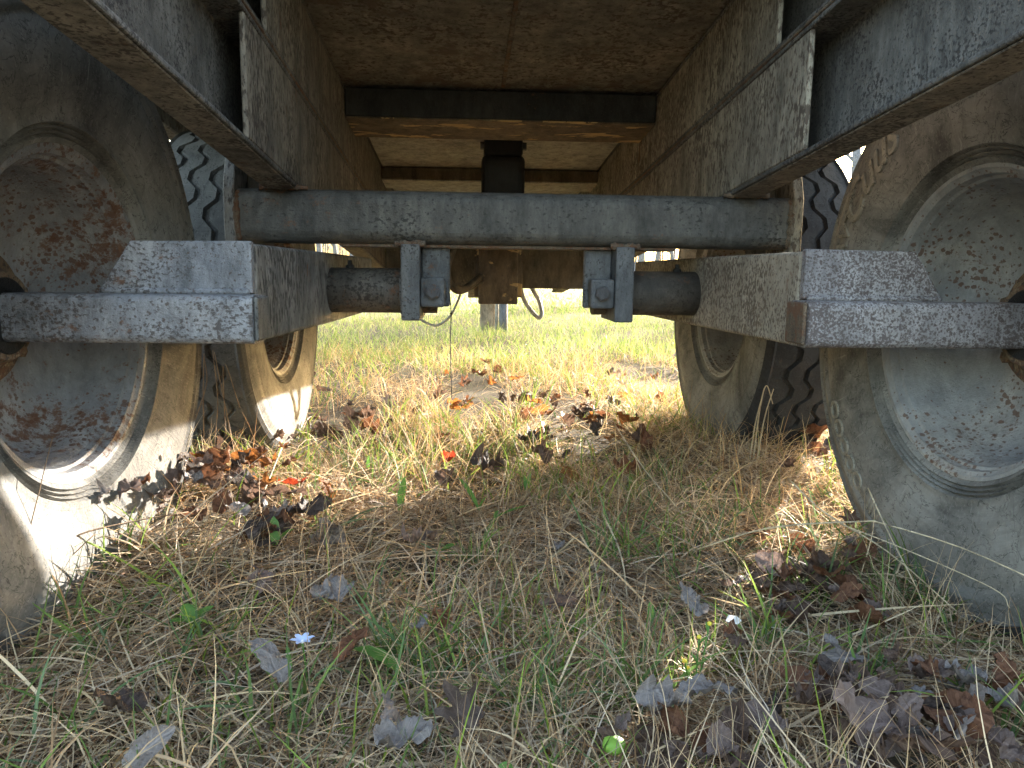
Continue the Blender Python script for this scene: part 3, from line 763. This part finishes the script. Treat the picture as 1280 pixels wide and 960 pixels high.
for px, py, n_, pal, hh in ((505, 592, 26, 'lime', .09), (490, 830, 34, 'green', .12), (545, 835, 40, 'green', .12), (770, 690, 22, 'green', .13), (862, 690, 18, 'green', .12), (640, 760, 20, 'lime', .1), (800, 870, 40, 'green', .11),
        (1072, 850, 30, 'green', .08), (245, 830, 24, 'green', .09), (660, 880, 30, 'green', .1), (730, 780, 24, 'lime', .09), (400, 690, 20, 'green', .1), (380, 540, 18, 'lime', .11), (835, 600, 20, 'green', .09), (1010, 740, 22, 'green', .1),
        (890, 830, 30, 'lime', .08), (120, 850, 16, 'green', .08), (560, 545, 24, 'lime', .12), (660, 520, 20, 'lime', .12), (1150, 760, 24, 'green', .08), (600, 700, 24, 'green', .1), (960, 810, 22, 'green', .1), (1250, 930, 14, 'green', .14), (330, 900, 20, 'green', .1)):
    c_ = gp(px, py, .02); x_ = c_.x + rng.normal(0, .018, n_); y_ = c_.y + rng.normal(0, .018, n_)
    green.append(blades(n_, x_, y_, (hh * .5, hh * 1.2), (45, 86), (0, 75), (.0022, .0046), pal, 6))
tag(mesh_np('green_grass', green, 'blade'), 'fresh green grass blades growing up through the dead thatch', 'grass', None, 'stuff')
gold = [
    sown(15000, 1.35, 4.2, 'gold', (.06, .17), (40, 88), (0, 90), (.0010, .0022), 5, 1.0, (3.5, -.35, .6)),
    sown(12000, 1.3, 4.2, 'straw', (.06, .16), (5, 50), (0, 70), (.0014, .003), 4, 1.0),
    sown(9000, 3.4, 8, 'field', (.06, .13), (40, 88), (0, 80), (.002, .004), 4, 1.0, None, .6),
]
tag(mesh_np('golden_grass', gold, 'blade'), 'sunlit golden dry grass standing between and ahead of the far tyres', 'grass', None, 'stuff')
field = [
    sown(16000, 3.8, 10, 'field', (.05, .11), (35, 88), (0, 70), (.003, .006), 3, 1.0, None, .55),
    sown(16000, 9, 30, 'field', (.05, .12), (35, 88), (0, 70), (.008, .018), 3, 1.2, None, .5),
]
tag(mesh_np('field_grass', field, 'blade'), 'short pale green field grass stretching away beyond the trailer', 'grass', None, 'stuff')

# ------------------------------------------------------------------ fallen leaves
def leaf_mesh(kind, seed, curl, crinkle):
    r_ = random.Random(seed); n = 48; crinkle *= 1.25
    verts, vein, faces = [(0, 0, 0)], [1.], []
    lobes = [(90, 1.0), (38, .86), (142, .86), (-18, .55), (198, .55)]
    def rad(t):
        d = math.degrees(t)
        if kind == 'maple':
            best = .30
            for a, l in lobes:
                k = abs((d - a + 180) % 360 - 180)
                best = max(best, l * max(0, 1 - (k / 30) ** .85) + .30 * (k < 30) * (k / 30))
            return best * (1 + .10 * math.sin(11 * t + seed)) * .95
        k = abs((d - 90 + 180) % 360 - 180)
        e = 1 / math.sqrt((math.cos(t) / .56) ** 2 + (math.sin(t) / .9) ** 2)
        return e * (1 + .12 * max(0, 1 - k / 16)) * (1 + .03 * math.sin(17 * t))
    rings = (.25, .5, .75, 1.)
    for q, f in enumerate(rings):
        for i in range(n):
            t = 2 * math.pi * i / n + .03
            r = rad(t) * f
            verts.append((r * math.cos(t), r * math.sin(t), 0))
            d = math.degrees(t)
            if kind == 'maple': vn = 1. if any(abs((d - a + 180) % 360 - 180) < 6 for a, _ in lobes) else (.45 if i % 3 == 0 else 0.)
            else: vn = 1. if abs(math.cos(t) * r) < .05 else (.7 if (i % 4 == 0) else 0.)
            vein.append(vn)
    for i in range(n):
        j = (i + 1) % n
        faces.append((0, 1 + i, 1 + j))
        for q in range(3):
            a = 1 + q * n; b_ = 1 + (q + 1) * n
            faces.append((a + i, b_ + i, b_ + j, a + j))
    th = r_.uniform(0, math.pi); ct, st = math.cos(th), math.sin(th); off = Vector((seed * 3.1, 0, 0))
    out = []
    for (x, y, z) in verts:
        u, v = ct * x + st * y, -st * x + ct * y
        d = math.hypot(x, y)
        z = crinkle * mnoise.noise(Vector((x * 2.2, y * 2.2, 0)) + off) + crinkle * .55 * mnoise.noise(Vector((x * 6, y * 6, 3)) + off)
        z += .10 * abs(x) - .03
        a = u * curl
        u2, z2 = (math.sin(a) / curl, (1 - math.cos(a)) / curl) if abs(curl) > .01 else (u, 0)
        z += z2
        out.append((ct * u2 - st * v, st * u2 + ct * v, z))
    me = bpy.data.meshes.new('fallen_leaf'); me.from_pydata(out, [], faces)
    at_ = me.attributes.new('flat', 'FLOAT_VECTOR', 'POINT'); at_.data.foreach_set('vector', [q for v in verts for q in v])
    for p in me.polygons: p.use_smooth = True
    me.materials.append(MATS['leaf_brown'])
    return me
LEAVES = {}
for k in ('maple', 'oval'):
    LEAVES[k] = [leaf_mesh(k, i + (0 if k == 'maple' else 40), c, cr) for i, (c, cr) in enumerate([(.6, .25), (1.1, .3), (1.6, .3), (2.2, .35), (-.8, .3), (1.3, .5), (.4, .35), (2.8, .3)])]
LCOL = {'brown': 'brown', 'russet': 'russet', 'orange': 'orange', 'red': 'red', 'grey': 'silvery grey', 'dark': 'blackish brown', 'pink': 'pale pinkish brown'}
def leaf(p, col, kind, size, label, group, tilt=.5, var=None, rz=None):
    me = LEAVES[kind][random.randrange(8) if var is None else var]
    o = bpy.data.objects.new('fallen_leaf', me); COL.objects.link(o)
    o.material_slots[0].link = 'OBJECT'; o.material_slots[0].material = MATS['leaf_' + col]
    o.location = p; o.scale = (size * random.uniform(.72, 1.1), size * random.uniform(.85, 1.15), size * random.uniform(.6, 1.))
    o.rotation_euler = (random.gauss(0, tilt), random.gauss(0, tilt), random.uniform(0, 6.28) if rz is None else rz)
    tag(o, label, 'leaf', group)
    return o
def pile(px0, px1, py0, py1, n, cols, where, group, size=(.025, .05), hz=(.02, .075), kinds=('maple', 'oval'), tilt=.42):
    for i in range(n):
        if i % 3 == 0:
            ex, ey = (px1 - px0) * .38, (py1 - py0) * .45
            px = random.uniform(px0 - ex, px1 + ex); py = random.uniform(py0 - ey * .7, py1 + ey)
        else: px = random.uniform(px0, px1); py = random.uniform(py0, py1)
        p = gp(px, py, .05)
        p.z = float(hgt(p.x, p.y)) + hz[0] + .008 + (hz[1] - hz[0]) * random.random() ** 1.6 * .75
        for _ in range(40):
            c = random.choice(cols); k = random.choice(kinds); shape = 'lobed' if k == 'maple' else 'oval'
            sz = random.uniform(*size); vi = random.randrange(8); f_ = (sz - size[0]) / (size[1] - size[0])
            big = 'small ' if f_ < .33 else ('large ' if f_ > .67 else '')
            state = ['gently curled', 'cupped', 'curled', 'half rolled', 'arched', 'crumpled', 'nearly flat', 'tightly rolled'][vi]
            lab = f'{big}{state} {LCOL[c]} {shape} leaf {where}'
            if lab not in USED: break
        USED.add(lab)
        leaf(p, c, k, sz, lab, group, tilt, vi)
USED = set()
for q in PILES: pile(*q)
for px, py, c, k, sz, lab in singles:
    p = gp(px, py, .07); p.z = float(hgt(p.x, p.y)) + .065
    leaf(p, c, k, sz * 1.15, f'{LCOL[c]} dry leaf {lab}', None, .45, 0 if sz > .06 else None)

# ------------------------------------------------------------------ weeds, flower, nut
def lance(name, p0, azi, elev, ln, wd, bend, mat, parent, S=8):
    bm = bmesh.new(); P = Vector(p0); rows = []
    sd = Vector((-math.sin(azi), math.cos(azi), 0))
    for i in range(S + 1):
        t = i / S; e = elev - bend * t
        T = Vector((math.cos(e) * math.cos(azi), math.cos(e) * math.sin(azi), math.sin(e)))
        N = sd.cross(T)
        w_ = wd * (.12 + .88 * math.sin(math.pi * min(1, t * .9 + .08)) ** .8) * (1 if i < S else .1) * (1 + .07 * (-1) ** i)
        rows.append([bm.verts.new(P - sd * w_ - N * w_ * .25), bm.verts.new(P), bm.verts.new(P + sd * w_ - N * w_ * .25)])
        P = P + T * (ln / S)
    for a, b_ in zip(rows, rows[1:]):
        bm.faces.new((a[0], a[1], b_[1], b_[0])); bm.faces.new((a[1], a[2], b_[2], b_[1]))
    return part(name, bm, mat, parent, True)
weeds = [((500, 640), [(1.2, 1.35, .062, .0075, .3)], 'single upright green leaf standing at the shadow edge'),
    ((598, 628), [(2.4, 1.0, .075, .006, .5), (.3, 1.1, .03, .004, .3)], 'slim green weed with one leaf leaning beside the dark glossy leaf'),
    ((618, 636), [(.35, .35, .075, .005, .3), (1.3, .2, .03, .004, 0)], 'narrow green leaf lying low over thatch'),
    ((658, 600), [(1.0, 1.2, .04, .005, .3), (1.9, 1.3, .03, .005, .2)], 'pair of short bright green leaves in front of the dark heap'),
    ((345, 705), [(1.9, 1.3, .042, .008, .4), (.2, .9, .035, .009, .5)], 'two rounded bright green leaves at the foot of the tyre pile'),
    ((500, 825), [(2.85, .75, .062, .0105, .9)], 'broad toothed green leaf lying beside a russet leaf'),
    ((552, 675), [(.6, .3, .03, .007, .3)], 'small green leaf over the large pink leaf'),
    ((885, 605), [(2.9, .35, .045, .008, .5), (3.6, .9, .05, .004, .4)], 'flat oval green leaf ahead of the far shaded wheel'),
    ((460, 592), [(1.4, 1.4, .035, .0045, .2)], 'thin lime green leaf in golden grass'),
    ((788, 592), [(1.0, 1.0, .025, .006, .4)], 'small pale green leaf at the end of the dark heap'),
    ((815, 752), [(1.6, 1.35, .026, .005, .3)], 'short dark green leaf standing in the shaded thatch'),
    ((626, 968), [(1.2, .8, .025, .008, .4), (2.6, .6, .02, .007, .4)], 'rounded green leaves low in the foreground straw'),
    ((240, 800), [(.5, .7, .03, .008, .4), (2.2, .8, .028, .009, .5), (4., .6, .026, .008, .4)], 'little green rosette in the thatch below the sunlit tyre'),
    ((715, 760), [(.4, .6, .03, .005, .4), (3., .4, .02, .005, .3)], 'small yellow green leaf beside a torn brown leaf')]
for (px, py), ls, lab in weeds:
    p = gp(px, py, .05); p.z = float(hgt(p.x, p.y)) + .02
    wd_ = tag(empty('weed', p), lab, 'plant', 'broad leaved weeds')
    for q in ls: lance('leaf', p + Vector((0, 0, .012)), *q, 'leaf_green', wd_)
# pale blue flower
p = gp(378, 803, .075)
fl = tag(empty('flower', (p.x, p.y, float(hgt(p.x, p.y)))), 'small pale blue flower with pointed petals above the thatch', 'flower')
bm = bmesh.new(); tube(bm, bez([(p.x + .004, p.y + .004, 0), (p.x + .002, p.y + .003, p.z * .6), p], 8), .0011, 6); part('stem', bm, 'leaf_green', fl, True)
for k in range(6):
    lance('petal', p, k * 1.047 + .3, .55, .0145, .0036, .5, 'petal_blue', fl, 5)
bm = bmesh.new(); bmesh.ops.create_icosphere(bm, subdivisions=2, radius=.0022, matrix=Matrix.Translation(p + Vector((0, 0, .001)))); part('flower_centre', bm, 'scrap_white', fl, True)
lance('leaf', (p.x - .014, p.y, .03), 1.9, 1.2, .045, .003, 1.3, 'leaf_green', fl)
# green nut
p = gp(766, 931, .045)
bm = bmesh.new(); bmesh.ops.create_icosphere(bm, subdivisions=3, radius=.0098, matrix=Matrix.Translation(p) @ Matrix.Diagonal((1, 1.05, .88, 1)))
for v in bm.verts:
    d = (v.co - p); v.co = p + d * (1 + .04 * math.sin(4 * math.atan2(d.y, d.x)) * (1 - abs(d.z) / .0105)) + Vector((.0025, -.001, .001)) * max(0, d.x / .0098) ** 6
tag(part('nut', bm, 'nut_green', None, True), 'small round green nut lying in straw by a pinkish leaf', 'nut')
# sprig with yellow buds
p = gp(868, 850, .04); p.z = float(hgt(p.x, p.y))
sp_ = tag(empty('sprig', p), 'yellow green sprig with tiny yellow buds beside grey leaves', 'plant')
for k, (dx, hh) in enumerate(((-.012, .060), (.004, .085), (.016, .098), (-.004, .045))):
    top = p + Vector((dx, .004 * k, hh)); bm = bmesh.new(); tube(bm, bez([p, p + Vector((dx * .4, 0, hh * .5)), top], 8), .0009, 5)
    st_ = part('stem', bm, 'leaf_green', sp_, True)
    for j in range(6):
        q = p.lerp(top, .3 + .12 * j); lance('leaf', q, j * 2.4 + k, .6, .014, .0018, .3, 'leaf_green', st_, 4)
    bm = bmesh.new(); bmesh.ops.create_icosphere(bm, subdivisions=1, radius=.0028, matrix=Matrix.Translation(top)); part('bud', bm, 'petal_yellow', st_, True)
# leaf scrap, its sunlit brightness put into the white colour
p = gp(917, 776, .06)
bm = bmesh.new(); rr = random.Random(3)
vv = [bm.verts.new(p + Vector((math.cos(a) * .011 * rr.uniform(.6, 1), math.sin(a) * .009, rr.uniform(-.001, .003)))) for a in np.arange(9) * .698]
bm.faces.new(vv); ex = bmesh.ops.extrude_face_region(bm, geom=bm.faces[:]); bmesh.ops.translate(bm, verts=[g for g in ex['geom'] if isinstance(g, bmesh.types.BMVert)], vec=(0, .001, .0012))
tag(part('scrap', bm, 'scrap_white', None), 'tiny leaf scrap coloured white for sunlight above a brown leaf', 'scrap')

# ------------------------------------------------------------------ single dry stalks
NB('stalk_tan'); _b = MATS['stalk_tan'].node_tree.nodes['Principled BSDF']; _b.inputs['Base Color'].default_value = (.50, .40, .25, 1); _b.inputs['Roughness'].default_value = .7
steel('stalk_tan2', (.5, .4, .26), (.38, .29, .17), rust_amt=.3, speck_amt=.38, speck_scale=60, dust=(.58, .5, .36), dust_amt=.3, rough=.7)
steel('stalk_brown', (.24, .15, .08), (.17, .10, .055), rust_amt=.3, speck_amt=.38, speck_scale=60, dust=(.3, .2, .11), dust_amt=.3, rough=.7)
stalks = [
    ('tan', 'tall forked dry stalk standing by the far shaded tyre', [[(935, 590, 1.62), (944, 530, 1.62), (956, 484, 1.62)], [(944, 590, 1.61), (955, 525, 1.61), (967, 486, 1.61)], [(940, 585, 1.63), (950, 510, 1.63), (958, 482, 1.63), (966, 505, 1.63)]], .0016),
    ('tan', 'long bleached stem arching in front of the lettered tyre', [[(868, 688, 1.02), (960, 660, .96), (1075, 652, .90), (1105, 655, .88), (1200, 684, .82), (1300, 728, .76)]], .0011),
    ('tan', 'straight pale stem slanting down across the lettered tyre', [[(985, 598, 1.1), (1030, 640, 1.02), (1110, 690, .94), (1200, 768, .86)]], .0012),
    ('tan', 'thin stem bending down past the lettered tyre foot', [[(1085, 610, 1.0), (1110, 665, .95), (1150, 745, .88), (1165, 800, .84)]], .0010),
    ('tan', 'low bowed stem lying before the lettered tyre', [[(1050, 655, .96), (1120, 682, .9), (1240, 735, .8), (1262, 760, .78)]], .0008),
    ('brown', 'dark bent stem crossing the foot of the sunlit tyre', [[(30, 722, .86), (75, 690, .90), (100, 668, .92), (165, 652, .98), (235, 640, 1.04)]], .0013),
    ('brown', 'thin upright stem before the sunlit tyre', [[(22, 800, .80), (32, 690, .82), (50, 610, .84), (66, 545, .86)]], .0007),
    ('brown', 'hooked little stem before the sunlit tyre foot', [[(110, 770, .86), (80, 710, .88), (95, 690, .9), (118, 668, .92)]], .0009),
    ('brown', 'cluster of dry brown stalks between the sunlit tyres', [[(255, 560, 1.62), (254, 490, 1.62), (255, 442, 1.62)], [(268, 555, 1.60), (272, 500, 1.6), (266, 438, 1.6)], [(290, 550, 1.62), (276, 480, 1.62), (268, 440, 1.62)], [(242, 530, 1.66), (258, 480, 1.64), (255, 445, 1.62)], [(282, 545, 1.64), (280, 455, 1.64), (300, 510, 1.62)]], .0014),
    ('tan', 'very long straight straw slanting across the foreground thatch', [[(352, 560, 1.30), (318, 640, 1.10), (270, 720, .98), (190, 850, .80), (130, 970, .70)]], .0013),
    ('tan', 'second long straw crossing below the tyre pile', [[(205, 710, 1.0), (262, 760, .92), (275, 830, .84), (282, 900, .78)]], .0012),
    ('tan', 'long bent stem in the middle of the shaded thatch', [[(752, 640, 1.18), (775, 690, 1.08), (784, 750, .99), (783, 812, .92)]], .0014),
    ('tan', 'bleached stem leaning through the shaded thatch', [[(725, 668, 1.12), (742, 700, 1.06), (750, 750, .99)]], .0013),
    ('tan', 'long pale stem arching over the shaded ground', [[(768, 530, 1.5), (808, 590, 1.32), (850, 640, 1.2), (868, 690, 1.1)]], .0011),
    ('tan', 'short tan stick lying on flattened thatch', [[(688, 698, 1.09), (706, 683, 1.11), (724, 667, 1.14)]], .0022),
    ('brown', 'thin dark twig bent beneath the dark heap', [[(560, 700, 1.06), (540, 720, 1.03), (515, 745, 1.0)]], .0012),
    ('tan', 'golden straw lying toward the shaded heap', [[(800, 830, .88), (860, 870, .84), (910, 900, .81), (960, 912, .80)]], .0015),
    ('tan', 'pair of orange tan stems beside the very large leaf', [[(1018, 890, .80), (1035, 920, .77), (1062, 965, .74)], [(1022, 892, .80), (1042, 922, .77), (1066, 962, .74)]], .0012),
    ('tan', 'tall thin straw in the foreground between green blades', [[(470, 960, .73), (478, 900, .78), (495, 820, .86)]], .0012),
    ('tan', 'pale straw standing near the torn dark leaf', [[(512, 960, .73), (522, 910, .77), (530, 850, .83)]], .0014),
]
for c, lab, lines, r in stalks:
    pts0 = at(*lines[0][0])
    st = tag(empty('dry_stalk', (pts0.x, pts0.y, max(0, pts0.z - .02))), lab, 'stalk', 'single dry stalks')
    for ln_ in lines:
        bm = bmesh.new(); pp = bez([at(*q) for q in ln_], 18)
        for q in pp: q.z = max(q.z, float(hgt(q.x, q.y)) + .02)
        tube(bm, pp, [r * (1.15 - .5 * i / len(pp)) for i in range(len(pp))], 6)
        part('stem', bm, 'stalk_tan2' if c == 'tan' else 'stalk_brown', st, True)

# ------------------------------------------------------------------ bare trees beyond the field
steel('bark_hazed', (.27, .27, .285), (.19, .19, .205), rust_amt=.2, speck_amt=.42, speck_scale=3, dust=(.22, .21, .2), dust_amt=.3, rough=.95)  # bark paled towards grey-blue, standing in for distance haze
def tree_meshes(seed, H):
    r_ = random.Random(seed); tr, cr = bmesh.new(), bmesh.new()
    pts = [Vector((r_.gauss(0, .08) * k, r_.gauss(0, .08) * k, H * .72 * k / 6)) for k in range(7)]
    tube(tr, pts, [H * .017 * (1.15 - k / 7) for k in range(7)], 8)
    def branch(p, d, ln, rad, lev):
        q = [p]; dd = d.copy()
        for k in range(4):
            dd = (dd + Vector((r_.gauss(0, .16), r_.gauss(0, .16), r_.gauss(.06, .1)))).normalized(); q.append(q[-1] + dd * ln / 4)
        tube(cr, q, [rad * (1 - .2 * k) for k in range(5)], 4 if lev else 5, False)
        if lev < 3:
            for k in range(5 if lev < 2 else 4):
                t = r_.uniform(.3, 1.); s_ = q[min(4, int(t * 4))]
                nd = (dd + Vector((r_.gauss(0, .7), r_.gauss(0, .7), r_.gauss(.15, .4)))).normalized()
                branch(s_, nd, ln * r_.uniform(.4, .65), rad * .45, lev + 1)
    for k in range(13):
        t = .25 + .75 * k / 12; i = min(5, int(t * 6)); a = k * 2.4 + r_.random()
        branch(pts[i].lerp(pts[i + 1], t * 6 - i if i < 6 else 0), Vector((math.cos(a), math.sin(a), .6 + .5 * t)).normalized(), H * (.36 - .16 * t), H * .006, 0)
    out = []
    for n_, bm in (('trunk', tr), ('crown', cr)):
        me = bpy.data.meshes.new(n_); bm.to_mesh(me); bm.free(); me.materials.append(MATS['bark_hazed']); out.append((n_, me))
    return out
TV = [tree_meshes(5, 12), tree_meshes(9, 14), tree_meshes(14, 10)]
tspots = [(372, 58, 0), (398, 66, 1), (418, 52, 2), (440, 72, 0), (462, 60, 1), (778, 62, 2), (800, 54, 1), (818, 70, 0), (838, 58, 2), (858, 66, 1), (886, 60, 0), (1062, 30, 1), (1096, 36, 0), (1140, 27, 2), (170, 40, 1), (205, 48, 2)]
for px, Y, v in tspots:
    q = at(px, 340, Y)
    t_ = tag(empty('bare_tree', (q.x, Y, float(hgt(q.x, Y)) - .1)), ['tall', 'very tall', 'lower'][v] + ' leafless tree standing beyond the field', 'tree', 'leafless trees beyond the field')
    t_.rotation_euler.z = random.uniform(0, 6)
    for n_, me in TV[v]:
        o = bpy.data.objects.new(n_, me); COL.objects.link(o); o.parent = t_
bm = bmesh.new(); rr = random.Random(21)
for k in range(700):
    x = rr.uniform(-140, 160); y = rr.uniform(95, 135); h_ = rr.uniform(6, 13); z = float(hgt(x, y))
    tube(bm, [(x, y, z - .3), (x + rr.gauss(0, .3), y, z + h_ * .5), (x + rr.gauss(0, .6), y, z + h_)], [.11, .08, .02], 5, False)
    for j in range(22):
        t = rr.uniform(.1, 1.); a = rr.uniform(0, 6.28); l_ = rr.uniform(1, 3)
        tube(bm, [(x, y, z + h_ * t), (x + math.cos(a) * l_, y + math.sin(a) * l_, z + h_ * t + l_ * .7)], [.035, .008], 3, False)
tag(part('far_wood', bm, 'bark_hazed', None), 'distant band of leafless woodland closing the field', 'woodland', None, 'stuff')
